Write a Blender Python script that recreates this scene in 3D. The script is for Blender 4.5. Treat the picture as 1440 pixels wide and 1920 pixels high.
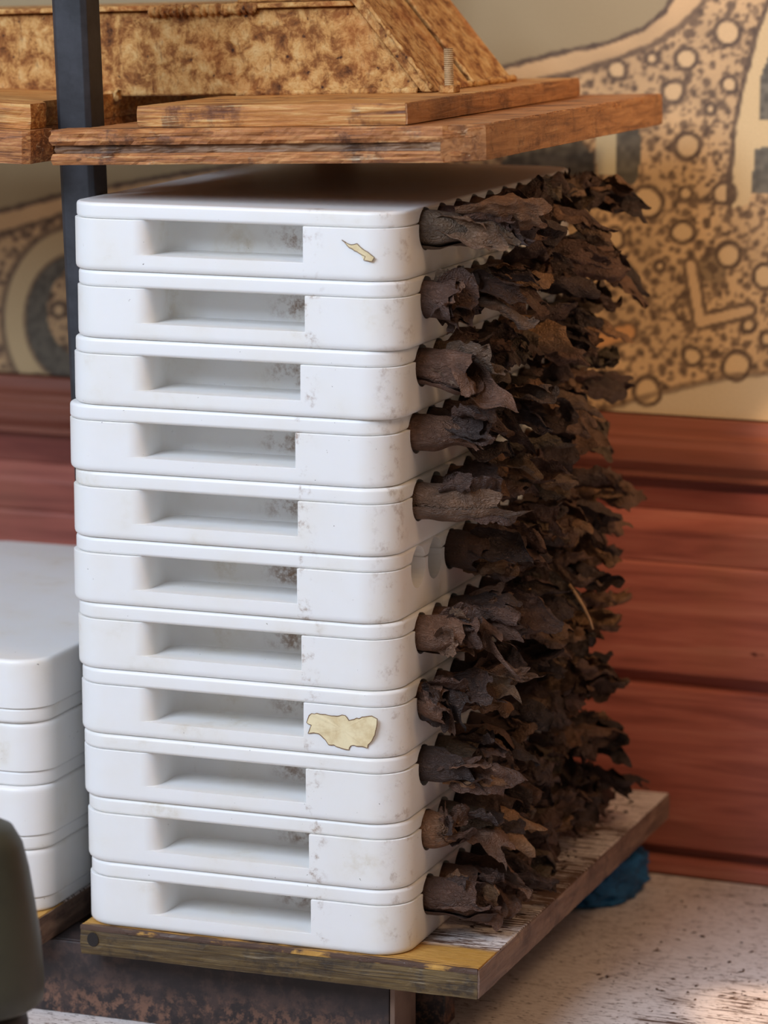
import bpy, bmesh, math, random
import numpy as np
from mathutils import Vector, Matrix, Euler, noise

for o in list(bpy.data.objects): bpy.data.objects.remove(o)
scene = bpy.context.scene
C = scene.collection
R = math.radians

# ------------------------------------------------------------------ camera, world, lights, exposure
cam_d = bpy.data.cameras.new('camera'); cam = bpy.data.objects.new('camera', cam_d); C.objects.link(cam)
cam.location = (0.8497, -1.7960, 0.6207)
cam.rotation_euler = (math.pi/2 - 0.18262, 0, 0.35103)
cam_d.sensor_fit = 'VERTICAL'; cam_d.sensor_height = 36.0; cam_d.sensor_width = 27.0
cam_d.lens = 6331/1920*36.0
cam_d.clip_start = 0.05
cam_d.dof.use_dof = True; cam_d.dof.focus_distance = 1.99; cam_d.dof.aperture_fstop = 7.0
scene.camera = cam

world = bpy.data.worlds.new('world'); scene.world = world; world.use_nodes = True
bg = world.node_tree.nodes['Background']; bg.inputs[0].default_value = (1.0, 0.83, 0.70, 1); bg.inputs[1].default_value = 0.19

def area(name, loc, target, sx, sy, power, col):
    d = bpy.data.lights.new(name, 'AREA'); d.shape = 'RECTANGLE'; d.size = sx; d.size_y = sy; d.energy = power; d.color = col
    o = bpy.data.objects.new(name, d); C.objects.link(o); o.location = loc
    o.rotation_euler = (Vector(target)-Vector(loc)).to_track_quat('-Z', 'Y').to_euler()
    return o
area('window_light', (-0.55, -1.75, 1.62), (0.1, 0.0, 0.2), 1.3, 1.1, 62, (0.70, 0.82, 1.0))
area('warm_ceiling_light', (1.3, -0.5, 1.7), (0.35, 0.4, 0.4), 0.5, 0.5, 7, (1.0, 0.62, 0.34))

def spot(name, loc, target, power, ang, col, blend=0.6, rad=0.03):
    d = bpy.data.lights.new(name, 'SPOT'); d.energy = power; d.spot_size = R(ang); d.spot_blend = blend; d.color = col; d.shadow_soft_size = rad
    o = bpy.data.objects.new(name, d); C.objects.link(o); o.location = loc
    o.rotation_euler = (Vector(target)-Vector(loc)).to_track_quat('-Z', 'Y').to_euler()
    return o
spot('warm_spot_light', (1.35, -0.75, 1.25), (0.42, 0.42, 0.46), 75, 28, (1.0, 0.70, 0.42), 1.0, .06)
spot('rail_sun_patch_light', (1.3, -0.55, 1.0), (0.378, 0.425, 0.268), 95, 3.8, (1.0, 0.66, 0.40), .35, .01)
spot('table_sun_patch_light', (1.3, -0.55, 1.0), (0.415, 0.145, -0.065), 120, 5.0, (1.0, 0.70, 0.46), .5, .01)

scene.view_settings.view_transform = 'Standard'; scene.view_settings.look = 'None'
scene.view_settings.gamma = 1.0; scene.view_settings.use_curve_mapping = False
scene.view_settings.exposure = 0.0

# ------------------------------------------------------------------ helpers
def srgb(r, g, b):
    f = lambda c: (c/255/12.92 if c/255 <= .04045 else ((c/255+.055)/1.055)**2.4)
    return (f(r), f(g), f(b), 1)

class NT:
    def __init__(s, name):
        s.m = bpy.data.materials.new(name); s.m.use_nodes = True
        s.t = s.m.node_tree; s.b = s.t.nodes['Principled BSDF']
        s.co = s.t.nodes.new('ShaderNodeTexCoord')
        s.oi = s.t.nodes.new('ShaderNodeObjectInfo')
    def link(s, a, b): s.t.links.new(a, b)
    def put(s, sock, v):
        if hasattr(v, 'is_linked') or isinstance(v, bpy.types.NodeSocket): s.link(v, sock)
        else: sock.default_value = v
    def coords(s, scale=(1,1,1), rnd=0.0, kind='Object', rot=(0,0,0)):
        mp = s.t.nodes.new('ShaderNodeMapping'); s.link(s.co.outputs[kind], mp.inputs[0])
        mp.inputs['Scale'].default_value = scale; mp.inputs['Rotation'].default_value = rot
        if rnd:
            mm = s.math('MULTIPLY', s.oi.outputs['Random'], rnd)
            cb = s.t.nodes.new('ShaderNodeCombineXYZ')
            for k in range(3): s.link(mm, cb.inputs[k])
            s.link(cb.outputs[0], mp.inputs['Location'])
        return mp.outputs[0]
    def noise(s, vec, scale=5, detail=6, rough=.55, dist=0.0):
        n = s.t.nodes.new('ShaderNodeTexNoise'); s.link(vec, n.inputs['Vector'])
        n.inputs['Scale'].default_value = scale; n.inputs['Detail'].default_value = detail
        n.inputs['Roughness'].default_value = rough; n.inputs['Distortion'].default_value = dist
        return n.outputs['Fac']
    def voro(s, vec, scale=5, feature='F1'):
        n = s.t.nodes.new('ShaderNodeTexVoronoi'); n.feature = feature; s.link(vec, n.inputs['Vector'])
        n.inputs['Scale'].default_value = scale
        return n.outputs['Distance']
    def ramp(s, fac, stops, interp='LINEAR'):
        n = s.t.nodes.new('ShaderNodeValToRGB'); s.link(fac, n.inputs[0]); cr = n.color_ramp; cr.interpolation = interp
        while len(cr.elements) < len(stops): cr.elements.new(0.5)
        for e, (p, c) in zip(cr.elements, stops):
            e.position = p; e.color = c if len(c) == 4 else (*c, 1)
        return n.outputs[0]
    def gray(s, fac, a, b):   # smooth step a..b -> 0..1
        n = s.t.nodes.new('ShaderNodeMapRange'); n.interpolation_type = 'SMOOTHSTEP'
        s.put(n.inputs[0], fac); n.inputs[1].default_value = a; n.inputs[2].default_value = b
        return n.outputs[0]
    def math(s, op, a, b=0.0, clamp=False):
        n = s.t.nodes.new('ShaderNodeMath'); n.operation = op; n.use_clamp = clamp
        s.put(n.inputs[0], a); s.put(n.inputs[1], b); return n.outputs[0]
    def mix(s, fac, a, b, mode='MIX'):
        n = s.t.nodes.new('ShaderNodeMix'); n.data_type = 'RGBA'; n.blend_type = mode
        s.put(n.inputs[0], fac); s.put(n.inputs[6], a); s.put(n.inputs[7], b); return n.outputs[2]
    def sep(s, vec):
        n = s.t.nodes.new('ShaderNodeSeparateXYZ'); s.link(vec, n.inputs[0]); return n.outputs
    def bump(s, h, strength=.5, dist=.001):
        n = s.t.nodes.new('ShaderNodeBump'); s.link(h, n.inputs['Height'])
        n.inputs['Strength'].default_value = strength; n.inputs['Distance'].default_value = dist
        s.link(n.outputs[0], s.b.inputs['Normal'])
    def fin(s, col=None, rough=None, **kw):
        if col is not None: s.put(s.b.inputs['Base Color'], col)
        if rough is not None: s.put(s.b.inputs['Roughness'], rough)
        for k, v in kw.items(): s.b.inputs[k.replace('_', ' ')].default_value = v
        return s.m

def obj(name, me, mat, parent=None, loc=None, rot=None):
    o = bpy.data.objects.new(name, me); C.objects.link(o)
    if mat is not None and not me.materials: me.materials.append(mat)
    if parent is not None: o.parent = parent
    if loc is not None: o.location = loc
    if rot is not None: o.rotation_euler = rot
    return o
def empty(name, loc=(0,0,0), rot=(0,0,0)):
    o = bpy.data.objects.new(name, None); C.objects.link(o); o.location = loc; o.rotation_euler = rot
    o.empty_display_size = .02
    return o
def tag(o, label=None, cat=None, group=None, kind=None):
    if label: o['label'] = label
    if cat: o['category'] = cat
    if group: o['group'] = group
    if kind: o['kind'] = kind
    return o
def mesh(name, v, f, smooth=False):
    me = bpy.data.meshes.new(name); me.from_pydata([tuple(p) for p in v], [], f); me.update()
    if smooth: me.polygons.foreach_set('use_smooth', [True]*len(me.polygons))
    return me
def bake(me, mods):
    """apply modifiers given as callables on a temporary object and return the finished mesh"""
    o = bpy.data.objects.new('tmp', me); C.objects.link(o)
    for fn in mods: fn(o)
    dg = bpy.context.evaluated_depsgraph_get(); dg.update()
    out = bpy.data.meshes.new_from_object(o.evaluated_get(dg)); bpy.data.objects.remove(o)
    return out
def m_bevel(w, seg=3, ang=35):
    def f(o):
        b = o.modifiers.new('b', 'BEVEL'); b.width = w; b.segments = seg; b.limit_method = 'ANGLE'; b.angle_limit = R(ang); b.use_clamp_overlap = True
    return f
def m_wn(o):
    w = o.modifiers.new('w', 'WEIGHTED_NORMAL'); w.keep_sharp = True; w.weight = 60
def box(name, x0, x1, y0, y1, z0, z1, mat, parent=None, bev=.0008, seg=2, sub=0, **kw):
    v = [(x, y, z) for z in (z0, z1) for y in (y0, y1) for x in (x0, x1)]
    f = [(0,2,3,1), (4,5,7,6), (0,1,5,4), (1,3,7,5), (3,2,6,7), (2,0,4,6)]
    me = mesh(name, v, f, True)
    if bev: me = bake(me, [m_bevel(bev, seg), m_wn])
    return obj(name, me, mat, parent, **kw)
def resample(poly, step):
    out = []
    for a, b in zip(poly, poly[1:]+poly[:1]):
        a = Vector(a); b = Vector(b); n = max(1, int((b-a).length/step))
        for k in range(n): out.append(a.lerp(b, k/n))
    return out
def plank(name, poly, z0, z1, mat, parent=None, step=.004, rows=4, rough=.0012, seed=0, sharp=.0015, **kw):
    """extruded outline with a worn, slightly ragged rim"""
    P = resample(poly, step); n = len(P); cen = sum(P, Vector((0,0)))/n
    zs = [z0 + (z1-z0)*k/rows for k in range(rows+1)]
    v = []; f = []
    for k, z in enumerate(zs):
        for i, p in enumerate(P):
            d = (P[(i+1) % n]-P[i-1]); nn = Vector((-d.y, d.x)); nn = nn.normalized() if nn.length else Vector((0,0))   # inward for ccw
            w = noise.noise(Vector((p.x*60+seed, p.y*60, z*420)))*.65 + noise.noise(Vector((p.x*230+seed, p.y*230, z*700)))*.35
            off = max(-.25, w)*rough + (sharp if k in (0, rows) else 0)*(0.6+.8*abs(noise.noise(Vector((p.x*300, p.y*300, seed)))))
            q = p + nn*off
            v.append((q.x, q.y, z))
    for k in range(rows):
        for i in range(n):
            j = (i+1) % n
            f.append((k*n+i, k*n+j, (k+1)*n+j, (k+1)*n+i))
    f.append(tuple(reversed(range(n)))); f.append(tuple(range(rows*n, rows*n+n)))
    me = mesh(name, v, f)
    return obj(name, me, mat, parent, **kw)
def tube(path, rad, sides=8, cap=True):
    v = []; f = []; n = len(path)
    for i, p in enumerate(path):
        p = Vector(p); t = (Vector(path[min(i+1, n-1)])-Vector(path[max(i-1, 0)])).normalized()
        a = t.orthogonal().normalized(); b = t.cross(a)
        if i and a.dot(pa) < 0: a = -a; b = -b
        if i: a = (pa - t*pa.dot(t)).normalized(); b = t.cross(a)
        pa = a; r = rad[i] if isinstance(rad, (list, tuple)) else rad
        for k in range(sides):
            q = 2*math.pi*k/sides; v.append(p+a*math.cos(q)*r+b*math.sin(q)*r)
    for i in range(n-1):
        for k in range(sides):
            j = (k+1) % sides; f.append((i*sides+k, i*sides+j, (i+1)*sides+j, (i+1)*sides+k))
    if cap: f.append(tuple(reversed(range(sides)))); f.append(tuple(range((n-1)*sides, n*sides)))
    return v, f

# ------------------------------------------------------------------ materials
def mat_plastic():
    t = NT('white_mold_plastic'); co = t.coords(); s = t.sep(co); cr = t.coords(rnd=7)
    big = t.noise(cr, 26, 3, .5); fine = t.noise(cr, 210, 8, .7); mid = t.noise(cr, 85, 6, .7)
    # handled area: right end of the hand pocket and the face beside it
    back = t.math('MULTIPLY', t.math('MULTIPLY', t.math('MULTIPLY', t.gray(s[1], .036, .038), t.gray(s[1], .0435, .042)), t.gray(s[0], .153, .150)), t.math('MULTIPLY', t.gray(s[0], .108, .128), t.math('MULTIPLY', t.gray(s[2], .010, .015), t.gray(s[2], .029, .021))))
    face = t.math('MULTIPLY', t.gray(s[0], .151, .1525), t.gray(s[0], .166, .155))
    gx2 = t.math('MULTIPLY', t.gray(s[0], .194, .203), t.gray(s[1], .03, .012))
    gm = t.math('MAXIMUM', t.math('MAXIMUM', back, t.math('MULTIPLY', face, .8)), t.math('MULTIPLY', gx2, .5))
    front = t.gray(s[1], .06, .045)
    spots = t.math('MULTIPLY', t.gray(mid, .50, .66), t.gray(fine, .40, .60))
    pk = t.math('MULTIPLY', t.math('MULTIPLY', t.gray(mid, .40, .60), t.gray(fine, .36, .56)), back)
    dirt = t.math('MAXIMUM', t.math('MULTIPLY', t.math('MULTIPLY', spots, gm), front), t.math('MULTIPLY', pk, .85))
    dirt2 = t.math('MULTIPLY', t.gray(big, .57, .78), t.gray(mid, .42, .7))
    specks = t.math('MULTIPLY', t.gray(t.noise(cr, 330, 3, .6), .735, .76), .8)
    base = t.mix(t.math('MULTIPLY', t.gray(big, .35, .75), .35), srgb(238, 237, 235), srgb(232, 225, 210))
    c = t.mix(t.math('MULTIPLY', dirt2, .42), base, srgb(186, 164, 116))
    c = t.mix(t.math('MULTIPLY', dirt, .88), c, srgb(128, 84, 30))
    c = t.mix(specks, c, srgb(90, 78, 60))
    t.bump(mid, .06, .001)
    return t.fin(c, .42, Subsurface_Weight=.16, Subsurface_Radius=(.006, .005, .004), Subsurface_Scale=1.0)
def mat_gold():
    t = NT('blotched_gold_brown_paint'); co = t.coords()
    a = t.noise(co, 95, 9, .7, .3); b = t.noise(t.coords((1, 1, .4)), 260, 7, .7); v = t.voro(co, 150); big = t.noise(co, 16, 3)
    c = t.ramp(a, [(.30, srgb(74, 38, 12)), (.43, srgb(150, 92, 38)), (.53, srgb(206, 152, 84)), (.66, srgb(226, 186, 122)), (.8, srgb(186, 118, 52))])
    c = t.mix(t.math('MULTIPLY', t.gray(b, .52, .66), .6), c, srgb(122, 70, 22))
    c = t.mix(t.math('MULTIPLY', t.gray(v, .22, .1), t.gray(a, .5, .42)), c, srgb(60, 26, 8))
    c = t.mix(t.math('MULTIPLY', t.gray(big, .5, .7), .45), c, srgb(196, 112, 44))
    t.bump(t.math('ADD', a, t.math('MULTIPLY', b, .5)), .8, .003)
    return t.fin(c, t.gray(a, 1.0, .1), Metallic=.0)
def mat_wood(name, light, mid, dark, sc=(6, 60, 60), chips=None, chip_amt=.6, rough=.55, bump=.6):
    t = NT(name); co = t.coords(sc); n = t.noise(co, 4, 9, .65, .6); n2 = t.noise(t.coords(), 45, 8, .7); n3 = t.noise(t.coords(), 260, 4, .6)
    c = t.ramp(n, [(.3, dark), (.5, mid), (.7, light)])
    c = t.mix(t.math('MULTIPLY', t.gray(n2, .52, .64), .75), c, dark)
    big = t.noise(t.coords((.6, 1, 1)), 22, 5, .65); c = t.mix(t.math('MULTIPLY', t.gray(big, .5, .68), .55), c, mid)
    c = t.mix(t.math('MULTIPLY', t.gray(big, .48, .34), .45), c, dark)
    if chips is not None:
        c = t.mix(t.math('MULTIPLY', t.math('MULTIPLY', t.gray(n, .55, .66), t.gray(n2, .5, .62)), chip_amt), c, chips)
    t.bump(t.math('ADD', n, t.math('MULTIPLY', n3, .35)), bump, .0018)
    return t.fin(c, rough)
def mat_whitewash(name, strip=None, wear=.60):
    """flaking white paint over dark wood, grain along local x"""
    t = NT(name); co = t.coords(); s = t.sep(co)
    g = t.noise(t.coords((9, 120, 9)), 4.0, 7, .62, .5); g2 = t.noise(t.coords((22, 150, 22)), 6, 4, .6); patch = t.noise(co, 9, 4, .6); fl = t.noise(t.coords((60, 210, 60)), 3.2, 3, .6)
    thr = t.math('ADD', g, t.math('MULTIPLY', t.math('SUBTRACT', patch, .5), .75))
    worn = t.gray(thr, wear, wear+.045)
    worn = t.math('MAXIMUM', worn, t.math('MULTIPLY', t.gray(fl, .60, .64), t.gray(patch, .28, .42)))
    wood = t.mix(g2, srgb(52, 34, 28), srgb(118, 88, 70))
    paint = t.mix(t.math('MULTIPLY', t.gray(patch, .3, .75), .7), srgb(236, 227, 222), srgb(214, 201, 194))
    paint = t.mix(t.math('MULTIPLY', t.gray(g2, .45, .66), .5), paint, srgb(168, 148, 138))
    c = t.mix(worn, paint, wood)
    if strip:
        e = t.math('ADD', s[1], t.math('MULTIPLY', t.math('SUBTRACT', g, .5), .035))
        y = t.mix(g2, srgb(150, 98, 36), srgb(222, 176, 92))
        y = t.mix(t.gray(e, .006, .002), y, srgb(84, 62, 50))
        c = t.mix(t.gray(e, strip, strip*.82), c, y)
    t.bump(t.math('ADD', t.math('SUBTRACT', 1.0, worn), t.math('MULTIPLY', g2, .3)), .45, .001)
    return t.fin(c, t.mix(worn, (.42,)*3+(1,), (.8,)*3+(1,)))
def mat_steel(name, a, b, sc=40, rough=.55, rust=None):
    t = NT(name); co = t.coords(); n = t.noise(co, sc, 7, .65); n2 = t.noise(co, 12, 5, .6)
    c = t.mix(t.gray(n, .35, .7), a, b)
    if rust:
        s = t.sep(co); low = t.gray(s[2], -.035, -.058)
        k = t.math('MULTIPLY', t.gray(n, .46, .6), t.gray(n2, .42, .6))
        c = t.mix(t.math('MULTIPLY', k, .6), c, rust)
        c = t.mix(t.math('MULTIPLY', t.math('MULTIPLY', low, t.gray(t.noise(co, 160, 5, .7), .45, .6)), t.gray(n2, .4, .55)), c, srgb(118, 84, 66))
    t.bump(n, .25, .001)
    return t.fin(c, rough)
def mat_leaf():
    t = NT('dried_tobacco_leaf'); co = t.coords(rnd=3); n = t.noise(co, 70, 6, .62, .4); n2 = t.noise(co, 330, 4, .6)
    st = t.noise(t.coords((70, 330, 330), rnd=3), 1.0, 4, .6, 1.2); fold = t.noise(t.coords((150, 240, 240), rnd=5), 1.0, 3, .55, 1.5)
    rnd = t.oi.outputs['Random']
    base = t.ramp(rnd, [(0, srgb(60, 44, 38)), (.3, srgb(82, 58, 47)), (.55, srgb(102, 71, 55)), (.74, srgb(122, 86, 63)), (.86, srgb(100, 84, 66)), (.93, srgb(140, 99, 68)), (1, srgb(164, 120, 82))])
    c = t.mix(t.gray(n, .35, .68), t.mix(.4, base, srgb(34, 25, 24)), base)
    c = t.mix(t.math('MULTIPLY', t.gray(st, .58, .74), .22), c, srgb(142, 108, 82))
    rg_ = t.math('ABSOLUTE', t.math('SUBTRACT', fold, .5)); rs = t.math('ABSOLUTE', t.math('SUBTRACT', st, .5))
    t.bump(t.math('ADD', t.math('MULTIPLY', t.gray(rg_, 0, .16), .8), t.math('ADD', t.math('MULTIPLY', n2, .3), t.math('MULTIPLY', t.gray(rs, 0, .12), .45))), .75, .0016)
    return t.fin(c, .6)
def mat_wain(nm='red_brown_varnished_wood', tint=None, rough=.36):
    t = NT(nm); co = t.coords((2.5, 40, 40)); n = t.noise(co, 2.2, 8, .6, .8); n2 = t.noise(t.coords((10, 300, 300)), 2, 5, .6); pt = t.noise(t.coords(), 7, 3); kn = t.noise(t.coords((8, 22, 22)), 4, 3)
    c = t.ramp(n, [(.28, srgb(122, 64, 56)), (.5, srgb(168, 95, 81)), (.72, srgb(186, 117, 100))])
    c = t.mix(t.math('MULTIPLY', t.gray(n2, .5, .7), .3), c, srgb(126, 66, 54))
    c = t.mix(t.math('MULTIPLY', t.gray(pt, .45, .7), .35), c, srgb(150, 104, 76))
    c = t.mix(t.gray(kn, .74, .8), c, srgb(84, 36, 28))
    if tint: c = t.mix(.55, c, tint)
    t.bump(n2, .12, .0006)
    return t.fin(c, rough)
def mat_plain(name, col, rough=.5, nz=None, nsc=60, amt=.5, bump=.2):
    t = NT(name)
    if nz is None: return t.fin(col, rough)
    n = t.noise(t.coords(), nsc, 6, .65); c = t.mix(t.math('MULTIPLY', t.gray(n, .4, .68), amt), col, nz); t.bump(n, bump, .001)
    return t.fin(c, rough)
M_pl = mat_plastic(); M_gold = mat_gold()
M_board = mat_wood('worn_orange_brown_plywood', srgb(222, 168, 106), srgb(172, 108, 56), srgb(66, 34, 18), (6, 60, 150), srgb(226, 204, 170), .6)
M_bandx = mat_wood('tan_brown_board_side', srgb(196, 142, 92), srgb(166, 112, 66), srgb(104, 62, 34), (40, 5, 60), srgb(214, 176, 128), .3)
M_boardmid = mat_wood('dirty_grey_plywood_core', srgb(176, 146, 112), srgb(136, 100, 70), srgb(60, 34, 20), (5, 70, 90))
M_plate = mat_wood('streaked_gold_brown_wood', srgb(236, 196, 126), srgb(190, 124, 58), srgb(92, 46, 18), (6, 60, 110), srgb(240, 214, 164), .5)
M_base = mat_whitewash('flaking_white_painted_board', strip=.042, wear=.47)
M_baseedge = mat_wood('olive_brown_board_edge', srgb(128, 104, 60), srgb(88, 68, 36), srgb(40, 28, 18), (4, 60, 120), srgb(206, 190, 160), .35)
M_baseside = mat_wood('grey_brown_board_side', srgb(150, 124, 104), srgb(118, 94, 80), srgb(74, 56, 48), (30, 5, 40))
M_table = mat_whitewash('worn_white_table_paint')
M_steel = mat_steel('dark_grey_painted_steel', srgb(40, 41, 45), srgb(58, 59, 64))
M_rust = mat_steel('dark_brown_rusty_steel', srgb(40, 32, 31), srgb(56, 44, 42), 60, .6, srgb(78, 58, 50))
M_edge = mat_plain('bare_steel_cut_edge', srgb(126, 100, 84), .5, srgb(80, 60, 50))
M_leaf = mat_leaf(); M_stem = mat_plain('pale_tobacco_stem', srgb(172, 134, 96), .6, srgb(110, 80, 58), 200)
M_wain = mat_wain(); M_rail = mat_wain('dark_brown_varnished_rail', srgb(104, 66, 44), .28); M_frieze = mat_wain('dark_red_varnished_wood', srgb(92, 34, 28), .35)
M_paper = mat_plain('aged_cream_paper_label', srgb(236, 220, 178), .6, srgb(184, 146, 84), 60, .5)
M_glue = mat_plain('brown_torn_paper_edge', srgb(120, 86, 50), .7, srgb(70, 46, 26), 120)
M_blue = mat_plain('blue_cloth', srgb(24, 92, 140), .8, srgb(12, 50, 84), 60, .7, .5)
M_olive = mat_plain('dark_olive_plastic', srgb(58, 56, 40), .45, srgb(38, 38, 28), 30)
M_zinc = mat_plain('tarnished_threaded_steel', srgb(190, 160, 120), .35, srgb(110, 80, 50), 200)

# ------------------------------------------------------------------ setting: table, wall, wainscot
TZ = -.065
WA = R(-3.3); WO = (.232, .4353, 0)
tb = empty('table', (WO[0], WO[1], -.80), (0, 0, WA))
def tpart(o): o.parent = tb; o.matrix_parent_inverse = Matrix.Translation((0, 0, .80)); return o
tpart(box('table_top', -1.5, 1.1, -1.15, -.0004, TZ-.035, TZ, M_table, bev=.002))
for lx in (-1.45, .99):
    for ly in (-1.10, -.09): tpart(box('leg', lx, lx+.06, ly, ly+.06, -.80, TZ-.0355, M_table, bev=.002))
tag(box('floor', -2.2, 2.2, -3.0, .75, -.84, -.80, mat_plain('floor_tiles_grey', srgb(120, 104, 92), .6, srgb(90, 78, 68), 12), bev=0), kind='structure')
tag(tb, 'white painted wooden table top with worn dark grain under the press', 'table')
wr = dict(loc=WO, rot=(0, 0, WA))
M_wall = mat_plain('wall_plaster', srgb(190, 168, 136), .8, srgb(160, 138, 110), 30)
tag(box('wall_back', -1.3, 1.2, .016, .06, -.80, 1.3, M_wall, bev=0, **wr), kind='structure')
def profile(name, pts, x0, x1, mat, parent=None, **kw):
    """moulding: profile in (y, z), extruded along local x"""
    n = len(pts); v = [(x0, y, z) for y, z in pts]+[(x1, y, z) for y, z in pts]
    f = [(i, (i+1) % n, n+(i+1) % n, n+i) for i in range(n)] + [tuple(reversed(range(n))), tuple(range(n, 2*n))]
    me = mesh(name, v, f, True)
    bm = bmesh.new(); bm.from_mesh(me); bmesh.ops.recalc_face_normals(bm, faces=bm.faces); bm.to_mesh(me); bm.free()
    me = bake(me, [m_bevel(.0008, 2, 25), m_wn])
    return obj(name, me, mat, parent, **kw)
wains = tag(empty('wainscot', WO, (0, 0, WA)), kind='structure')
wains['label'] = 'red-brown varnished wood panelling on the lower wall'
X0, X1 = -1.2, 1.1
profile('board', [(.016, -.0465), (.006, -.0465), (.004, -.045), (.004, .0685), (.006, .0700), (.016, .0700)], X0, X1, M_wain, wains)
profile('board', [(.016, .0790), (.006, .0790), (.004, .0805), (.004, .1560), (.0055, .1585), (.016, .1585)], X0, X1, M_wain, wains)
profile('board', [(.016, .1585), (.0055, .1585), (.0045, .160), (.0010, .178), (.0010, .182), (.003, .1850), (.010, .1950), (.016, .1950)], X0, X1, M_wain, wains)
profile('backing_board', [(.017, TZ), (.0145, TZ), (.0145, .262), (.017, .262)], X0, X1, M_wain, wains)
profile('frieze_board', [(.016, .1945), (.010, .1945), (.009, .196), (.009, .218), (.016, .218)], X0, X1, M_frieze, wains)
rail = profile('trim_1', [(.016, .217), (.004, .217), (-.001, .219), (-.001, .2235), (-.005, .2265), (-.009, .231), (-.010, .237), (-.009, .2425), (-.005, .2455), (-.005, .2490), (-.001, .2500), (.001, .253), (.003, .2585), (.004, .261), (.016, .261)], X0, X1, M_rail, **wr)
tag(rail, 'moulded red-brown chair rail below the printed canvas', kind='structure')
bb = profile('baseboard_back', [(.016, TZ), (0, TZ), (0, -.0555), (.003, -.0535), (.016, -.0535)], X0, X1, M_wain, **wr)
tag(bb, kind='structure')

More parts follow.
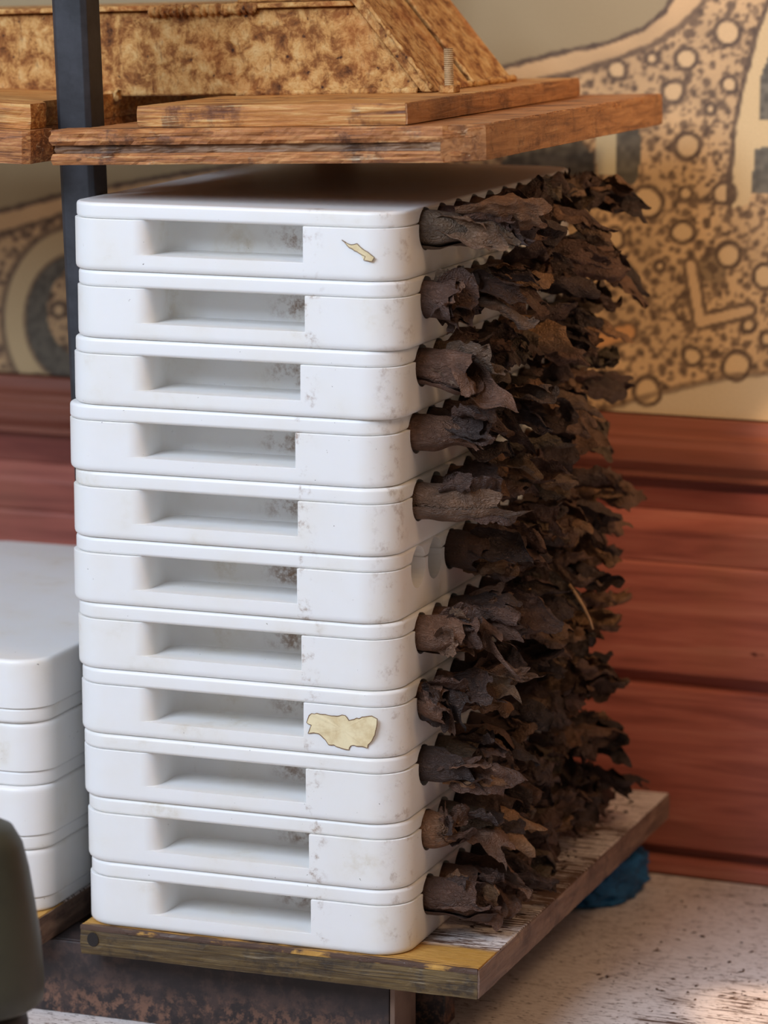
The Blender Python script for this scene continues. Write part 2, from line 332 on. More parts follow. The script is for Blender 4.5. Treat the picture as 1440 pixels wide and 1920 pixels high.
# ---- printed canvas above the rail: flat print, drawn in its own sketch units
def build_canvas():
    u0, u1, z0, z1, st = -.80, .55, .262, .86, .0015
    nu = int((u1-u0)/st)+1; nz = int((z1-z0)/st)+1
    U, Z = np.meshgrid(np.linspace(u0, u1, nu), np.linspace(z0, z1, nz))
    h = [2319.278, -54.853, 1219.317, 34.297, -2684.950, 1467.154, -.16392, -.076185]
    w = h[6]*U+h[7]*Z+1; X = (h[0]*U+h[1]*Z+h[2])/w; Y = (h[3]*U+h[4]*Z+h[5])/w   # sketch units
    rng = np.random.RandomState(4)
    def vn(sc, seed):     # value noise
        r = np.random.RandomState(seed).rand(96, 96); a = X/sc; b = Y/sc
        ia = np.floor(a).astype(int); ib = np.floor(b).astype(int); fa = a-ia; fb = b-ib
        fa = fa*fa*(3-2*fa); fb = fb*fb*(3-2*fb); g = lambda i, j: r[i % 96, j % 96]
        return (g(ia, ib)*(1-fa)+g(ia+1, ib)*fa)*(1-fb)+(g(ia, ib+1)*(1-fa)+g(ia+1, ib+1)*fa)*fb
    def seg(ax, ay, bx, by):
        dx, dy = bx-ax, by-ay; t = np.clip(((X-ax)*dx+(Y-ay)*dy)/(dx*dx+dy*dy+1e-9), 0, 1)
        return np.hypot(X-ax-t*dx, Y-ay-t*dy)
    def line(pts): return np.min([seg(*a, *b) for a, b in zip(pts, pts[1:])], axis=0)
    def ss(d, a, b):
        t = np.clip((d-a)/(b-a), 0, 1); return t*t*(3-2*t)
    def inside(pts):
        c = np.zeros_like(X, bool)
        for (ax, ay), (bx, by) in zip(pts, pts[1:]+pts[:1]):
            c ^= ((ay > Y) != (by > Y)) & (X < (bx-ax)*(Y-ay)/(by-ay+1e-9)+ax)
        return c
    wob = (vn(14, 1)-.5)*7
    tan = np.array([203, 167, 122.]); pale = np.array([196, 170, 130.]); ink = np.array([82, 63, 48.]); grey = np.array([92, 86, 74.])
    col = np.ones(X.shape+(3,))*tan; col *= (0.92+.16*vn(60, 2))[..., None]
    dark = np.zeros_like(X); keep = np.zeros_like(X)
    # small dots: jittered grid
    cell = 21.0
    a = X/cell; b = Y/cell; ia = np.floor(a).astype(int); ib = np.floor(b).astype(int); dmin = np.full_like(X, 1e9)
    jx = rng.rand(128, 128); jy = rng.rand(128, 128); jr = 3.2+5.2*rng.rand(128, 128)**2
    for di in (-1, 0, 1):
        for dj in (-1, 0, 1):
            i = ia+di; j = ib+dj
            dmin = np.minimum(dmin, np.hypot((i+jx[i % 128, j % 128]-a)*cell, (j+jy[i % 128, j % 128]-b)*cell)-jr[i % 128, j % 128])
    dots = 1-ss(dmin+wob*.5, -1.5, 3.5)
    fleck = ss(vn(7, 5), .58, .82)*.6
    dotmask = np.ones_like(X)
    # plain sweep at upper left of the big border, with double border line
    L1 = [(195, 352), (300, 332), (440, 312), (940, 126), (1050, 98), (1130, 82), (1200, 55), (1240, 20), (1262, -20), (1270, -200)]
    L2 = [(195, 410), (500, 350), (860, 200), (1000, 152), (1060, 140), (1150, 112), (1215, 86), (1270, 50), (1312, 5), (1330, -200)]
    up = inside(L2+[(-900, -400), (-900, 560), (-300, 500), (0, 432), (110, 400)])
    dotmask[up] = 0
    col[inside(L1+[(-900, -400), (-900, 500), (-300, 440), (0, 400), (110, 366)])] = np.array([158, 139, 104.])
    def ink_line(pts, wd, soft=4, k=1.0):
        nonlocal dark
        dark = np.maximum(dark, k*(1-ss(line(pts)+wob*.6, wd, wd+soft)))
    ink_line([(-300, 440), (0, 396), (110, 366)]+L1, 3.0); ink_line([(-300, 500), (0, 440), (110, 404)]+L2, 3.0, 5, .8)
    # lower border sweep
    low = inside([(1120, 775), (1210, 745), (1300, 722), (1380, 706), (1600, 690), (1600, 900), (1100, 900)])
    dotmask[low] = 0; col[low] = np.array([206, 184, 150.])
    ink_line([(1060, 790), (1210, 745), (1300, 722), (1380, 706), (1600, 690)], 2.5, 7, .6)
    # tall letter-like band on the right
    Lb = [(1470, -60), (1432, 10), (1412, 60), (1388, 150), (1370, 240), (1362, 320), (1360, 392), (1395, 385), (1420, 330), (1600, 300), (1600, -60)]
    bi = inside(Lb); dotmask[bi] = 0; col[bi] = np.array([210, 182, 136.]); ink_line(Lb[:7], 3.0, 4)
    for g in ([(1418, 150), (1440, 90), (1600, 60), (1600, 226), (1416, 226)], [(1408, 280), (1600, 255), (1600, 350), (1402, 366)]):
        m = inside(g); col[m] = grey*(.8+.5*vn(9, 7)[m])[:, None]; dotmask[m] = 0
    # dark fills half hidden behind the press board
    for g in ([(930, 310), (955, 275), (1010, 255), (1070, 258), (1105, 290), (1110, 330), (930, 330)], [(1150, 240), (1192, 238), (1196, 290), (1186, 345), (1150, 350), (1146, 300)]):
        m = inside(g); col[m] = grey*(.75+.5*vn(10, 8)[m])[:, None]; dotmask[m] = 0
    m = inside([(1108, 250), (1150, 240), (1146, 330), (1112, 330)]); dotmask[m] = 0; col[m] = np.array([200, 186, 150.])
    # L-shaped bar
    Lp = [(1288, 500), (1306, 606), (1398, 584)]; d = line(Lp)
    dotmask[d < 13] = 0; dark = np.maximum(dark, (1-ss(np.abs(d-13)+wob*.4, 2.5, 6))*.9); col[d < 12] = np.array([208, 172, 128.])
    ink_line([(1283, 552), (1265, 560), (1256, 580), (1265, 600), (1286, 606)], 2.5, 3)
    m = np.hypot(X-1330, Y-505) < 28; col[m] = col[m]*.72
    Lq = [(1100, 645), (1170, 625)]; d = line(Lq); dotmask[d < 17] = 0; dark = np.maximum(dark, (1-ss(np.abs(d-17)+wob*.4, 2.5, 6))*.8); col[d < 16] = np.array([206, 150, 96.])
    # rings
    for cx, cy, r in [(1280, 112, 21), (1358, 62, 23), (1255, 174, 22), (1283, 276, 25), (1150, 132, 18), (1207, 381, 30), (1273, 437, 21), (1359, 480, 24), (1230, 501, 11), (1290, 670, 18), (1374, 687, 27), (1207, 735, 25), (1397, 614, 13), (1145, 449, 18), (1158, 512, 17), (1279, 364, 11), (1350, 365, 20), (1215, 112, 12), (1425, 520, 22), (1362, 160, 16), (1432, 640, 15), (1325, 205, 9), (1100, 700, 20), (1045, 640, 22), (100, 585, 13), (60, 720, 14)]:
        d = np.hypot(X-cx, Y-cy)+(vn(26, 21)-.5)*7
        dotmask[d < r+5] = 0; col[d < r-1] = np.array([212, 178, 132.]); dark = np.maximum(dark, 1-ss(np.abs(d-r), 2.5, 6.5))
    # left-hand scroll
    d = np.hypot((X-135)/1.0, (Y-600)/1.25); band = (d > 98) & (d < 140) & (X < 200); dotmask[band] = 0; col[band] = np.array([200, 174, 130.])
    cres = (d < 97) & (np.hypot(X-158, (Y-585)/1.15) > 80) & (X < 240); dotmask[cres] = 0; col[cres] = grey*(.8+.4*vn(9, 12)[cres])[:, None]
    dark = np.maximum(dark, (1-ss(np.abs(d-141), 3, 8))*.7*(X < 220)); dark = np.maximum(dark, (1-ss(np.abs(d-98), 2, 5))*.6*(X < 220))
    dk = np.clip(np.maximum(dark, (dots*.82+fleck)*dotmask), 0, 1)*(.75+.25*vn(8, 9))
    col = col*(1-dk[..., None])+ink*dk[..., None]
    lin = np.where(col/255 <= .04045, col/255/12.92, ((col/255+.055)/1.055)**2.4)
    v = np.stack([U.ravel(), np.full(U.size, .010), Z.ravel()], -1)
    idx = np.arange(nu*nz).reshape(nz, nu)
    f = np.stack([idx[:-1, :-1], idx[:-1, 1:], idx[1:, 1:], idx[1:, :-1]], -1).reshape(-1, 4)
    # thin board behind the print (so the canvas has thickness)
    nb = len(v); vb = [(u0, .014, z0), (u1, .014, z0), (u1, .014, z1), (u0, .014, z1)]
    cr = [int(idx[0, 0]), int(idx[0, -1]), int(idx[-1, -1]), int(idx[-1, 0])]
    fb = [(nb+3, nb+2, nb+1, nb)]+[(cr[(k+1) % 4], cr[k], nb+k, nb+(k+1) % 4) for k in range(4)]
    me = bpy.data.meshes.new('printed_canvas'); me.from_pydata(v.tolist()+vb, [], f.tolist()+fb); me.update()
    at = me.color_attributes.new('print', 'FLOAT_COLOR', 'POINT')
    full = np.ones((nb+4, 4)); full[:nb, :3] = lin.reshape(-1, 3); full[nb:, :3] = .4
    at.data.foreach_set('color', full.ravel())
    t = NT('printed_canvas'); an = t.t.nodes.new('ShaderNodeAttribute'); an.attribute_name = 'print'
    wv = t.noise(t.coords(), 900, 2, .5); t.bump(wv, .15, .0005)
    c = t.mix(t.math('MULTIPLY', t.gray(wv, .45, .6), .12), an.outputs['Color'], srgb(120, 100, 80))
    t.fin(c, .6)
    o = obj('printed_canvas', me, t.m, **wr)
    tag(o, 'tan canvas print of dark rings, dots and scrolls hung above the rail', 'print')
build_canvas()

# ------------------------------------------------------------------ cigar press: frame, beam, boards
press = tag(empty('cigar_press', (0, 0, TZ)), 'dark steel cigar press frame with gold-brown pressing beam over the molds', 'press')
def ppart(o): o.parent = press; o.matrix_parent_inverse = Matrix.Translation((0, 0, -TZ)); return o
def post(x0, x1, yb, yt, dep, z0, z1, name='post'):
    c = .003; pr = [(x0+c, 0), (x1-c, 0), (x1, c), (x1, dep-c), (x1-c, dep), (x0+c, dep), (x0, dep-c), (x0, c)]
    v = [(x, y+yb, z0) for x, y in pr]+[(x, y+yt, z1) for x, y in pr]; n = 8
    f = [(i, (i+1) % n, n+(i+1) % n, n+i) for i in range(n)]+[tuple(reversed(range(n))), tuple(range(n, 2*n))]
    return ppart(obj(name, bake(mesh(name, v, f, True), [m_bevel(.0006, 2, 30), m_wn]), M_steel))
yz = lambda z: .040+(.46-z)*.07
post(-.0310, -.0085, yz(TZ), yz(.70), .024, TZ, .70)
post(.012, .036, .352, .352, .024, -.018, .70)
# base beam (channel), its cut end and the cross leg
ppart(box('base_beam', -.60, .189, .017, .021, TZ, -.0185, M_rust, bev=.0008))
ppart(box('base_beam_flange', -.60, .189, .0212, .055, -.0225, -.0185, M_rust, bev=.0006))
ppart(box('beam_end_plate', .1893, .1925, .0175, .055, TZ, -.019, M_edge, bev=.0005))
ppart(box('cross_leg', .186, .206, .070, .090, TZ, -.0185, M_rust, bev=.0012))
ppart(box('cross_leg', .170, .206, .330, .375, TZ, -.0185, M_rust, bev=.0012))
ppart(box('rear_beam', -.60, .189, .392, .396, TZ, -.0185, M_rust, bev=.0008))

# upper, slightly tilted pressing head (local frame: x right, y back, z up from the board's underside)
head = empty('pressing_head', (-.016, 0, .461), (R(-.55), R(-1.95), 0)); head.parent = press; head.matrix_parent_inverse = Matrix.Translation((0, 0, -TZ))
BW, BD = .2635, .385
def outl(x0, y0, x1, y1, ch, notch=True):
    p = [(x0, y0), (x1-ch, y0), (x1, y0+ch*.75), (x1, y1), (x0+.014 if notch else x0, y1)]
    if notch: p += [(x0+.014, .026), (x0, .026)]
    return p
def child(o): return o
bd = empty('press_board'); bd.parent = head
plank('plywood_layer', outl(0, 0, BW, BD, .020), .0115, .0205, M_board, bd, rough=.0034, seed=1, sharp=.0016, step=.0028)
plank('plywood_layer', [(.001, .0042), (BW-.034, .0038), (BW-.0215, .0002), (BW-.0002, .0150), (BW-.0002, BD-.001), (.0145, BD-.001), (.0145, .0262), (.001, .0262)], .0066, .0114, M_boardmid, bd, rough=.0018, seed=5, sharp=.0)
plank('plywood_layer', outl(.0005, 0, BW, BD, .020), 0, .0065, M_board, bd, rough=.0026, seed=9, sharp=.0010, step=.0028)
plank('press_plate', [(.051, .012), (.219, .008), (.217, .350), (.051, .350)], .0208, .0332, M_plate, head, rough=.0007, seed=3, sharp=.0006)
plank('edge_band', [(BW-.021, -.0004), (BW+.0008, .0146), (BW+.0008, BD+.0005), (BW-.0006, BD+.0005), (BW-.0006, .0152), (BW-.0218, .0008)], .0004, .0200, M_bandx, bd, rough=.0006, seed=31, sharp=.0004)
plank('edge_band', [(.2186, .0084), (.2200, .0082), (.2180, .3504), (.2166, .3504)], .0212, .0328, M_bandx, head, rough=.0005, seed=37, sharp=.0003, rows=3)
# beam with raking end
bm_pts = [(-.50, .0335), (.1805, .0335), (.139, .0860), (-.50, .0860)]
def slab(name, pts, y0, y1, mat, parent, bev=.001, **kw):
    n = len(pts); v = [(x, y0, z) for x, z in pts]+[(x, y1, z) for x, z in pts]
    f = [tuple(range(n)), tuple(reversed(range(n, 2*n)))]+[((i+1) % n, i, n+i, n+(i+1) % n) for i in range(n)]
    me = bake(mesh(name, v, f, True), [m_bevel(bev, 2), m_wn])
    return obj(name, me, mat, parent, **kw)
slab('press_beam', bm_pts, .145, .298, M_gold, head, .0016)
slab('beam_top_flange', [(-.50, .0862), (.1385, .0862), (.1365, .0895), (-.50, .0895)], .141, .300, M_gold, head, .001)
sl = (.139-.1805)/(.086-.0335)
def rake(y0, y1, name):
    zt = .17; x = lambda z: .1807+(z-.0335)*sl
    return slab(name, [(x(.0335), .0335), (x(.0335)+.0075, .0335), (x(zt)+.0075, zt), (x(zt), zt)], y0, y1, M_gold, head, .001)
rake(.1435, .218, 'rake_plate'); rake(.2235, .302, 'rake_plate')
slab('brace', [(.055, .0897), (.125, .0897), (.125, .104), (.055, .104)], .16, .28, M_gold, head, .001)
# weld beads
def weld(pts, r, seed):
    P = []
    rr = []
    n = 90
    for k in range(n+1):
        t = k/n*(len(pts)-1); i = min(int(t), len(pts)-2); p = Vector(pts[i]).lerp(Vector(pts[i+1]), t-i)
        P.append(p+Vector((0, noise.noise(Vector((k*.5, seed, 0)))*.0006, noise.noise(Vector((k*.5, seed, 4)))*.0008))); rr.append(r*(1+.25*math.sin(k*1.1+seed)+.35*noise.noise(Vector((k*.3, seed, 9)))))
    v, f = tube(P, rr, 8); obj('weld_bead', mesh('weld_bead', v, f, True), M_gold, head)
weld([(.060, .1440, .0345), (.178, .1440, .0345)], .0022, 2)
weld([(.182, .145, .0350), (.189, .300, .0350)], .0022, 5)
weld([(.004, .1435, .0855), (.075, .1435, .0865)], .0034, 8)
weld([(-.09, .1435, .035), (-.02, .1435, .0345)], .003, 11)
for yy in (.1432, .2225):
    weld([(.1815+.006, yy, .036), (.1815+.006+(.168-.036)*sl, yy, .168)], .0013, 14+yy)
# threaded bolt and nut on the plate
def bolt(x, y, z):
    b = empty('threaded_bolt', (x, y, z)); b.parent = head
    v = []; f = []; ns = 14; rings = 46; hgt = .0265
    for k in range(rings+1):
        r = .0031 if k % 2 == 0 else .0025
        for i in range(ns): a = 2*math.pi*i/ns; v.append((r*math.cos(a), r*math.sin(a), hgt*(k+.5*i/ns*0)/rings))
    for k in range(rings):
        for i in range(ns): j = (i+1) % ns; f.append((k*ns+i, k*ns+j, (k+1)*ns+j, (k+1)*ns+i))
    f.append(tuple(range(rings*ns, rings*ns+ns)))
    obj('thread', mesh('thread', v, f), M_zinc, b)
    hx = [(.0066*math.cos(R(60*i+12)), .0066*math.sin(R(60*i+12))) for i in range(6)]
    v = [(a, c, 0) for a, c in hx]+[(a, c, .0045) for a, c in hx]
    f = [(i, (i+1) % 6, 6+(i+1) % 6, 6+i) for i in range(6)]+[tuple(reversed(range(6))), tuple(range(6, 12))]
    obj('nut', bake(mesh('nut', v, f, True), [m_bevel(.0006, 2), m_wn]), M_gold, b)
bolt(.2005, .138, .0333)
# neighbouring pressing head on the same beam, at the far left
nb = empty('neighbouring_press_board', (-.031, .0, .461), (R(-.5), R(1.2), 0)); nb.parent = press; nb.matrix_parent_inverse = Matrix.Translation((0, 0, -TZ))
plank('plywood_layer', [(-.26, 0), (-.004, 0), (0, .004), (0, .034), (-.010, .034), (-.010, .38), (-.26, .38)], 0, .0195, M_board, nb, rough=.0025, seed=21, sharp=.0015)
plank('press_plate', [(-.22, .012), (-.004, .012), (-.004, .033), (-.010, .040), (-.010, .34), (-.22, .34)], .0198, .0345, M_plate, nb, rough=.002, seed=23, sharp=.001)

# ------------------------------------------------------------------ base boards
def base_board(x0, x1, y0, y1, label, seed, hole=False):
    e = tag(empty('base_board', (x0, y0, 0)), label, 'board')
    w, d = x1-x0, y1-y0
    top = plank('painted_top', [(0, 0), (w, 0), (w, d), (0, d)], -.0030, 0, M_base, e, rough=.0008, seed=seed, sharp=.0006, rows=2)
    plank('board_core', [(.0002, .0002), (w-.0002, .0002), (w-.0002, d), (.0002, d)], -.0182, -.0031, M_baseedge, e, rough=.0011, seed=seed+3, sharp=.0007, rows=4)
    plank('side_band', [(w-.0004, .0006), (w+.0010, .0008), (w+.0010, d), (w-.0004, d)], -.0178, -.0006, M_baseside, e, rough=.0006, seed=seed+7, sharp=.0005, rows=3)
    return e
b1 = base_board(-.004, .2515, -.0035, .4145, 'worn white base board with olive front edge under the tall mold stack', 40)
b2 = base_board(-.275, -.0335, -.0035, .4145, 'base board under the short stack of molds at the left', 50)
# knot mark on the front corner
kn = plank('knot', [(.004*math.cos(a)*.7+.0085, .0005*math.sin(a)*0+.0) if 0 else (.0085+.0038*math.cos(a), .0045*math.sin(a)) for a in [2*math.pi*i/12 for i in range(12)]], 0, .0004, mat_plain('black_knot', srgb(28, 20, 16), .7), b1, step=.01, rows=1, rough=0, sharp=0)
kn.rotation_euler = (math.pi/2, 0, 0); kn.location = (0, .0003, -.0085)

# ------------------------------------------------------------------ molds
MW, MD, HB, HL, PITCH = .2103, .3455, .0305, .0095, .040
CAV = [.046+.0295*k for k in range(10)]; CR = .0125; CZ = HB-.0035
def arc(cx, cy, r, a0, a1, n): return [(cx+r*math.cos(R(a0+(a1-a0)*k/n)), cy+r*math.sin(R(a0+(a1-a0)*k/n))) for k in range(n+1)]
def rim(front=None, e=0.0):
    r = .022; q = r-e; p = arc(r, r, q, 180, 270, 9)
    if front: p += [(x, y+e) for x, y in front]
    return p + arc(MW-r, r, q, 270, 360, 9)+arc(MW-r, MD-r, q, 0, 90, 9)+arc(r, MD-r, q, 90, 180, 9)
def hole_cutter(zc):
    bm = bmesh.new()
    for y in CAV:
        bmesh.ops.create_cone(bm, cap_ends=True, segments=24, radius1=CR, radius2=CR, depth=.075, matrix=Matrix.Translation((MW-.0175, y, zc)) @ Matrix.Rotation(math.pi/2, 4, 'Y'))
    me = bpy.data.meshes.new('cut'); bm.to_mesh(me); bm.free(); return me
def cut_by(zc):
    def f(o):
        c = bpy.data.objects.new('cutter', hole_cutter(zc)); C.objects.link(c)
        b = o.modifiers.new('bo', 'BOOLEAN'); b.operation = 'DIFFERENCE'; b.object = c; b.solver = 'EXACT'
    return f
def lid_mesh(cut=True):
    p = rim(None, .0007); n = len(p)
    v = [(x, y, 0) for x, y in p]+[(x, y, HL) for x, y in p]
    f = [(i, (i+1) % n, n+(i+1) % n, n+i) for i in range(n)]+[tuple(reversed(range(n))), tuple(range(n, 2*n))]
    return bake(mesh('lid', v, f, True), [m_bevel(.0022, 4)]+([cut_by(-.0035)] if cut else [])+[m_wn])
def body_mesh(cut=True):
    px0, px1, dp, h1 = .0445, .1515, .040, .0098
    notch = [(px0, 0)]+[(px0+.0035, .0008), (px0+.0065, .0028), (px0+.0085, .0060), (px0+.0095, .0100), (px0+.010, .016), (px0+.010, dp-.013)] \
        + [(px0+.010+.013*(1-math.cos(R(a))), dp-.013+.013*math.sin(R(a))) for a in range(15, 91, 15)] \
        + [(px1-.003, dp), (px1-.001, dp-.001), (px1, dp-.003), (px1, 0)]
    lo = rim([(px0, 0), (px1, 0)]); hi = rim(notch)
    v = []; ix = {}
    def V(p, z):
        k = (round(p[0], 6), round(p[1], 6), round(z, 6))
        if k not in ix: ix[k] = len(v); v.append((p[0], p[1], z))
        return ix[k]
    rings = [(rim([(px0, 0), (px1, 0)], e_), z_) for e_, z_ in ((.0030, 0), (.0015, .0004), (.0006, .0012), (.0001, .0026))]+[(lo, .0042), (lo, h1)]
    f = [tuple(V(p, 0) for p in reversed(rings[0][0]))]
    n = len(lo)
    for (ra, za), (rb_, zb) in zip(rings, rings[1:]):
        for i in range(n): j = (i+1) % n; f.append((V(ra[i], za), V(ra[j], za), V(rb_[j], zb), V(rb_[i], zb)))
    n = len(hi)
    for i in range(n): a, b = hi[i], hi[(i+1) % n]; f.append((V(a, h1), V(b, h1), V(b, HB), V(a, HB)))
    f.append(tuple(V(p, h1) for p in reversed(notch))); f.append(tuple(V(p, HB) for p in hi))
    me = mesh('body', v, f, True)
    bm = bmesh.new(); bm.from_mesh(me); bmesh.ops.recalc_face_normals(bm, faces=bm.faces); bm.to_mesh(me); bm.free()
    return bake(me, [m_bevel(.0018, 3, 55)]+([cut_by(CZ)] if cut else [])+[m_wn])
ME_lid = lid_mesh(); ME_body = body_mesh(); ME_lid_plain = lid_mesh(False); ME_body_plain = body_mesh(False)
for o in [o for o in bpy.data.objects if o.name.startswith('cutter')]: bpy.data.objects.remove(o)
ORD = ['topmost', 'second', 'third', 'fourth', 'fifth', 'sixth', 'seventh', 'eighth', 'ninth', 'tenth', 'lowest']
OFF = [-1.6, -.6, -3.4, -7, -5.3, -6, -3.7, -2.2, -1.1, .6, 1.6]
rnd = random.Random(11)
def torn(name, pts, loc, mat, parent, th=.00035, rim_mat=None):
    """torn paper patch lying on a front face: outline in (x, z), facing -y"""
    P = resample([Vector(p) for p in pts], .0016); n = len(P); c = sum(P, Vector((0, 0)))/n
    Q = [p+Vector((noise.noise(Vector((p.x*500, p.y*500, 1))), noise.noise(Vector((p.x*500, p.y*500, 7)))))*.0007 for p in P]
    v = [(p.x, -th*(1+.8*noise.noise(Vector((p.x*200, p.y*200, 3)))), p.y) for p in Q]+[(p.x, 0, p.y) for p in Q]+[(c.x, -th, c.y)]
    f = [(i, (i+1) % n, 2*n) for i in range(n)]+[((i+1) % n, i, n+i, n+(i+1) % n) for i in range(n)]
    o = obj(name, mesh(name, v, f), mat, parent, loc=loc)
    if rim_mat:
        v, f = tube([(p.x, -th, p.y) for p in Q]+[(Q[0].x, -th, Q[0].y)], .00025, 5, False)
        obj('torn_edge', mesh('torn_edge', v, f), rim_mat, o)
    return o
molds = []
for i in range(11):
    z0 = (10-i)*PITCH
    lab = '%s white plastic cigar mold in the tall stack' % ORD[i] + ({0: ', under the press board', 10: ', resting on the base board'}.get(i, ' counted from the top'))
    m = tag(empty('cigar_mold', (-.0075+OFF[i]/1000, 0, z0), (0, 0, R(rnd.uniform(-.25, .25)))), lab, 'mold', 'white plastic cigar molds in the tall stack')
    obj('body', ME_body, M_pl, m)
    obj('lid', ME_lid, M_pl, m, loc=(rnd.uniform(-.0007, .0007), rnd.uniform(-.0006, .0006), HB))
    molds.append(m)
torn('label_remnant', [(.1755, .0238), (.1795, .0215), (.185, .0215), (.190, .0180), (.1955, .0145), (.194, .0120), (.189, .0125), (.190, .0148), (.185, .0172), (.180, .0195)], (0, -.00015, 0), M_paper, molds[0], rim_mat=M_glue)
torn('label_remnant', [(0.1567, 0.0247), (0.1708, 0.0245), (0.1782, 0.0250), (0.1803, 0.0225), (0.1945, 0.0266), (0.1981, 0.0247), (0.1966, 0.0150), (0.1918, 0.0070), (0.1818, 0.0077), (0.1803, 0.0046), (0.1677, 0.0070), (0.1614, 0.0131), (0.1545, 0.0125), (0.1567, 0.0174), (0.1535, 0.0192)], (0, -.00015, 0), M_paper, molds[7], rim_mat=M_glue)
for i in range(4):   # short stack at the left: molds lying lid-down, cavities empty
    m = tag(empty('cigar_mold', (-.2425+.0008*rnd.uniform(-1, 1), .004+rnd.uniform(-.001, .001), (3-i)*PITCH), (0, 0, R(rnd.uniform(-.3, .3)))),
            '%s upside-down white cigar mold in the short left stack' % ['topmost', 'second', 'third', 'lowest'][i], 'mold', 'white plastic cigar molds in the short left stack')
    fl = Euler((math.pi, 0, 0)).to_matrix().to_4x4()
    b = obj('body', ME_body_plain, M_pl, m); b.rotation_euler = (math.pi, 0, 0); b.location = (0, MD, PITCH)
    l = obj('lid', ME_lid_plain, M_pl, m); l.rotation_euler = (math.pi, 0, 0); l.location = (0, MD, HL)

# ------------------------------------------------------------------ tobacco bunches
def nv(p, s, k): return noise.noise(Vector((p[0]*s+k*7.3, p[1]*s-k*3.1, p[2]*s+k*1.7)))
def ridge(p, s, k): return 1-2*abs(nv(p, s, k))
def sheet(grid, fn):
    nu, nv_ = grid; v = [fn(a/(nu-1), b/(nv_-1)) for a in range(nu) for b in range(nv_)]
    f = [(a*nv_+b, a*nv_+b+1, (a+1)*nv_+b+1, (a+1)*nv_+b) for a in range(nu-1) for b in range(nv_-1)]
    return v, f
def crumple(p, amp, k):
    x = Vector(p)
    d = Vector((ridge(p, 34, k)*.3+nv(p, 85, k+9)*.12, ridge(p, 38, k+1)*.7+ridge(p, 95, k+8)*.28, ridge(p, 36, k+2)*.7+ridge(p, 90, k+7)*.28))
    d += Vector((nv(p, 210, k+5), nv(p, 220, k+4), nv(p, 215, k+3)))*.10
    return x+d*amp
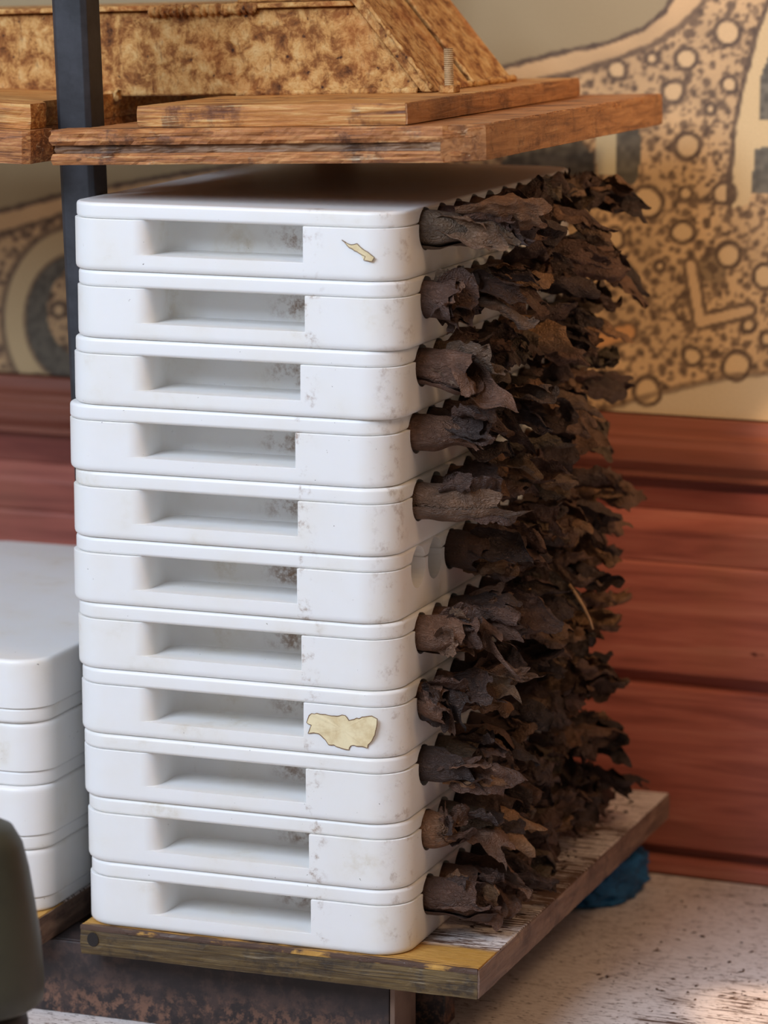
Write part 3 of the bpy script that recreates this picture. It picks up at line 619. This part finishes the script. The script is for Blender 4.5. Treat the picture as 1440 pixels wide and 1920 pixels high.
def bunch(loc, rg, rollL, leafL, nleaf, spread, zfloor, droop=.25, rotz=0.0, R0=.0122, lobe_=None):
    e = empty('tobacco_bunch', loc, (0, 0, rotz)); k0 = rg.uniform(0, 500); ph = rg.uniform(0, 6.28)
    def lim(p):
        x, y, z = p
        if x > .004: z = max(z, zfloor)
        return (x, y, z)
    # rolled wrapper: a spiral sheet with a ragged mouth
    turns = 2.3; tip = rg.choice((rg.uniform(-1.4, -.6), rg.uniform(-.5, .4)))
    th0 = rg.uniform(0, 6.28); lobe = rg.choice((0, rg.uniform(.3, .8), rg.uniform(.6, 1.5))) if lobe_ is None else lobe_
    bdir = (rg.uniform(-.5, .25), rg.uniform(-.7, .2)); bl = rg.uniform(.2, .8)
    def roll(u, s):
        th = ph+s*turns*2*math.pi
        lb = lobe*max(0, math.cos(th-th0)*.6+.4)**1.5*max(0, 1-1.5*s)
        end = rollL*(1+.22*nv((math.cos(th), math.sin(th), s*2), 1.3, k0)+.06*nv((math.cos(th)*2.4, math.sin(th)*2.4, s*6), 1.0, k0+3)+lb)*(1-.12*s)
        x = -.012+u*(end+.012); t = max(0, x)/max(rollL, .01); t1 = min(t, 1.0); ex = max(0, x-rollL*.7)
        r = R0*(1-.42*s)*(1+.05*nv((x*60, th, 0), 1, k0)) * (1+tip*t1*t1*.5)
        cy, sz = math.cos(th)*R0, math.sin(th)*R0
        tw = t*t*.35*bl
        r += (ridge((x*.55, cy, sz), 150, k0)*.0007*min(1, .35+t)+nv((x, cy, sz), 95, k0+2)*.0030*min(1, t*1.3))*(t > 0)
        y = r*math.cos(th+tw)+rg_off[0]*t1*t1+bdir[0]*ex*min(1, ex*50)*1.2; z = r*math.sin(th+tw)-droop*.010*t1*t1+bdir[1]*ex*min(1, ex*50)*1.2
        p = (x, y, z)
        if t > .35: p = tuple(crumple(p, .0052*min(1, t-.35), k0+30))
        return lim(p)
    rg_off = (rg.uniform(-.006, .006), 0)
    v, f = sheet((24, 84), roll); obj('rolled_wrapper', mesh('rolled_wrapper', v, f, True), M_leaf, e)
    for q in range(nleaf):
        a0 = rg.uniform(0, 6.28); rb = rg.uniform(.001, .0085); L = leafL*rg.uniform(.55, 1.15); w = rg.uniform(.017, .036)
        out = rg.uniform(.15, 1)*spread; curl = rg.uniform(1.6, 4.8)*rg.choice((-1, 1)); bend = rg.uniform(-1.1, 1.1); tw = rg.uniform(-1.2, 1.2); kk = k0+60+q*13
        xs = rollL*rg.uniform(.15, .75); rag = rg.uniform(.1, .28)
        def leaf(u, s, a0=a0, rb=rb, L=L, w=w, out=out, curl=curl, bend=bend, tw=tw, kk=kk, xs=xs, rag=rag):
            c = s-.5; edge = 1+rag*nv((u*3.2, (1 if c > 0 else -1)*3, kk), 1, kk)+.07*nv((u*9, (1 if c > 0 else -1)*5, kk), 1, kk+1)
            ww = w*(.42+.62*math.sin(math.pi*(.12+.62*u)))*edge
            Lx = L*(1+.34*nv((s*2.6, 0, kk), 1, kk+2)+.08*nv((s*6, 1, kk), 1, kk+4)*u-.45*c*c)
            th = curl*c; rad = ww/max(.2, abs(curl))
            ly = rad*math.sin(th); lz = rad*(1-math.cos(th))*(1 if curl > 0 else 1)
            lz += .0034*nv((u*6, s*5, kk), 1, kk+6)*(abs(c)*1.6+.2)*min(1, u*3)+.0022*nv((u*11, s*9, kk), 1, kk+7)*u
            t_ = tw*u; ly, lz = ly*math.cos(t_)-lz*math.sin(t_), ly*math.sin(t_)+lz*math.cos(t_)
            x = xs+u*Lx*(1-.25*out*u); ro = rb+out*Lx*u*u*.75; bz = bend*u*u*.010
            y0, z0 = math.cos(a0)*ro-math.sin(a0)*ly+bz, math.sin(a0)*ro+math.cos(a0)*ly
            y0 += lz*math.cos(a0)*.8; z0 += lz*math.sin(a0)*.8-droop*Lx*u*u
            p = crumple((x, y0, z0), .0020+.0068*u, kk)
            return lim((max(p[0], .0025 if u > .0 else .001), p[1], p[2]))
        v, f = sheet((24, 22), leaf); obj('leaf', mesh('leaf', v, f, True), M_leaf, e)
    return e
NTH = ['nearest the front corner', 'second from the front corner', 'third from the front corner', 'fourth from the front corner', 'fifth from the front corner', 'sixth from the front corner', 'fifth from the far end', 'fourth from the far end', 'third from the far end', 'next to the far end', 'at the far end']
NTH = NTH[:6]+NTH[7:]
MOLD = ['topmost mold']+['%s mold from the top' % w for w in ORD[1:10]]+['lowest mold']
# (roll length, leaf length, leaves, spread) of the bunches nearest the camera
FIRST = {0: (.030, .058, 3, .25), 1: (.024, .018, 5, .25), 2: (.034, .040, 3, .3), 3: (.034, .024, 4, .3), 4: (.040, .026, 3, .2), 6: (.028, .018, 5, .2), 7: (.016, .022, 5, .35), 8: (.022, .032, 4, .35), 9: (.018, .012, 5, .15), 10: (.030, .030, 4, .35)}
LOBE = {0: 1.6, 1: .2, 2: 1.0, 3: .35, 4: .7, 6: .2, 7: 0, 8: .9, 9: 0, 10: .4}
rg = random.Random(2024)
bunches = {}
for i in range(11):
    for j in range(10):
        if i == 5 and j < 2: continue          # two empty cavities in the sixth mold
        m = molds[i]; zc = (10-i)*PITCH+CZ
        rl, ll, nl, sp = (rg.uniform(.016, .032), rg.uniform(.018, .046), rg.choice((2, 3, 4, 4) if i < 5 else (3, 4, 4, 5)), rg.uniform(.08, .36)+(.10 if i >= 5 else 0)+.015*j)
        if j == 0 and i in FIRST: rl, ll, nl, sp = FIRST[i]
        b = bunch((m.location.x+MW-.001, CAV[j], zc), rg, rl, ll, nl, sp, -zc+.0015, rg.uniform(.05, .4), R(rg.uniform(-10, 10)), rg.uniform(.0112, .0124), LOBE.get(i) if j == 0 else None)
        tag(b, 'brown tobacco bunch in the %s, %s' % (MOLD[i], NTH[j]), 'tobacco bunch', 'tobacco bunches sticking out of the molds')
        bunches[i, j] = b
def stem(b, pts, r=.0011):
    v, f = tube([Vector(p) for p in pts], [r, r*1.1, r, r*.9, r*.6], 7); obj('leaf_stem', mesh('leaf_stem', v, f, True), M_stem, b)
stem(bunches[6, 4], [(.030, -.004, .006), (.034, -.005, .000), (.038, -.004, -.008), (.041, -.004, -.016), (.042, -.005, -.024)])
stem(bunches[6, 6], [(.038, -.006, -.002), (.043, -.008, -.008), (.048, -.008, -.016), (.052, -.008, -.024), (.054, -.008, -.030)])

# ------------------------------------------------------------------ crumbs, blue cloth, foreground canister
def crumbs(name, label, spots, seed, mat):
    r = random.Random(seed); v = []; f = []
    for (x, y, z, sx, sy, n) in spots:
        for _ in range(n):
            cx = x+r.gauss(0, sx); cy = y+r.gauss(0, sy); a = r.uniform(0, 6.28); l = r.uniform(.0006, .0032); w = l*r.uniform(.25, .6); b = len(v)
            for q in range(4):
                an = a+q*math.pi/2; rr = l if q % 2 == 0 else w
                v.append((cx+math.cos(an)*rr, cy+math.sin(an)*rr, z+.0003))
            v.append((cx, cy, z+.0003+r.uniform(.0003, .0012)))
            f += [(b, b+1, b+4), (b+1, b+2, b+4), (b+2, b+3, b+4), (b+3, b, b+4), (b+3, b+2, b+1, b)]
    o = obj(name, mesh(name, v, f), mat); tag(o, label, 'crumbs', kind='stuff')
crumbs('tobacco_crumbs', 'dark tobacco crumbs scattered on the white base board', [(.226, .10+.033*k, 0, .008, .012, 16) for k in range(9)], 3, M_leaf)
crumbs('table_crumbs', 'tiny dark tobacco crumbs on the white table right of the press', [(.33, .28, TZ, .05, .07, 70), (.36, .18, TZ, .04, .05, 40)], 5, M_leaf)
# blue crumpled cloth
bm = bmesh.new(); bmesh.ops.create_icosphere(bm, subdivisions=5, radius=1)
for vv in bm.verts:
    p = vv.co.copy(); s = 1+.22*ridge(p, 1.6, 3)+.16*ridge(p, 3.4, 8)+.07*nv(p, 8, 2)
    vv.co = Vector((p.x*.019*s, p.y*.036*s, max(-.0135, p.z*.018*s)))
me = bpy.data.meshes.new('blue_cloth'); bm.to_mesh(me); bm.free(); me.polygons.foreach_set('use_smooth', [True]*len(me.polygons))
bc = obj('crumpled_cloth', me, M_blue, loc=(.220, .372, TZ+.0136), rot=(0, 0, R(-12)))
tag(bc, 'crumpled blue cloth on the table beneath the back of the base board', 'cloth')
# olive foreground object
can = tag(empty('canister', (.050, -.25, TZ)), 'blurred dark olive rounded canister cut off at the lower left edge', 'canister')
def lathe(name, prof, mat, parent, n=40):
    v = [(r*math.cos(2*math.pi*i/n), r*math.sin(2*math.pi*i/n), z) for r, z in prof for i in range(n)]
    f = [(k*n+i, k*n+(i+1) % n, (k+1)*n+(i+1) % n, (k+1)*n+i) for k in range(len(prof)-1) for i in range(n)]
    f += [tuple(reversed(range(n))), tuple(range((len(prof)-1)*n, len(prof)*n))]
    return obj(name, mesh(name, v, f, True), mat, parent)
lathe('canister_body', [(.026, .098), (.034, .100), (.0375, .103), (.038, .112), (.0365, .135), (.034, .155), (.031, .175), (.028, .188), (.023, .197), (.015, .201), (.004, .202)], M_olive, can)
lathe('canister_base', [(.030, 0), (.031, .003), (.029, .01), (.029, .09), (.027, .0985)], mat_plain('dark_canister_base', srgb(38, 30, 26), .5), can)
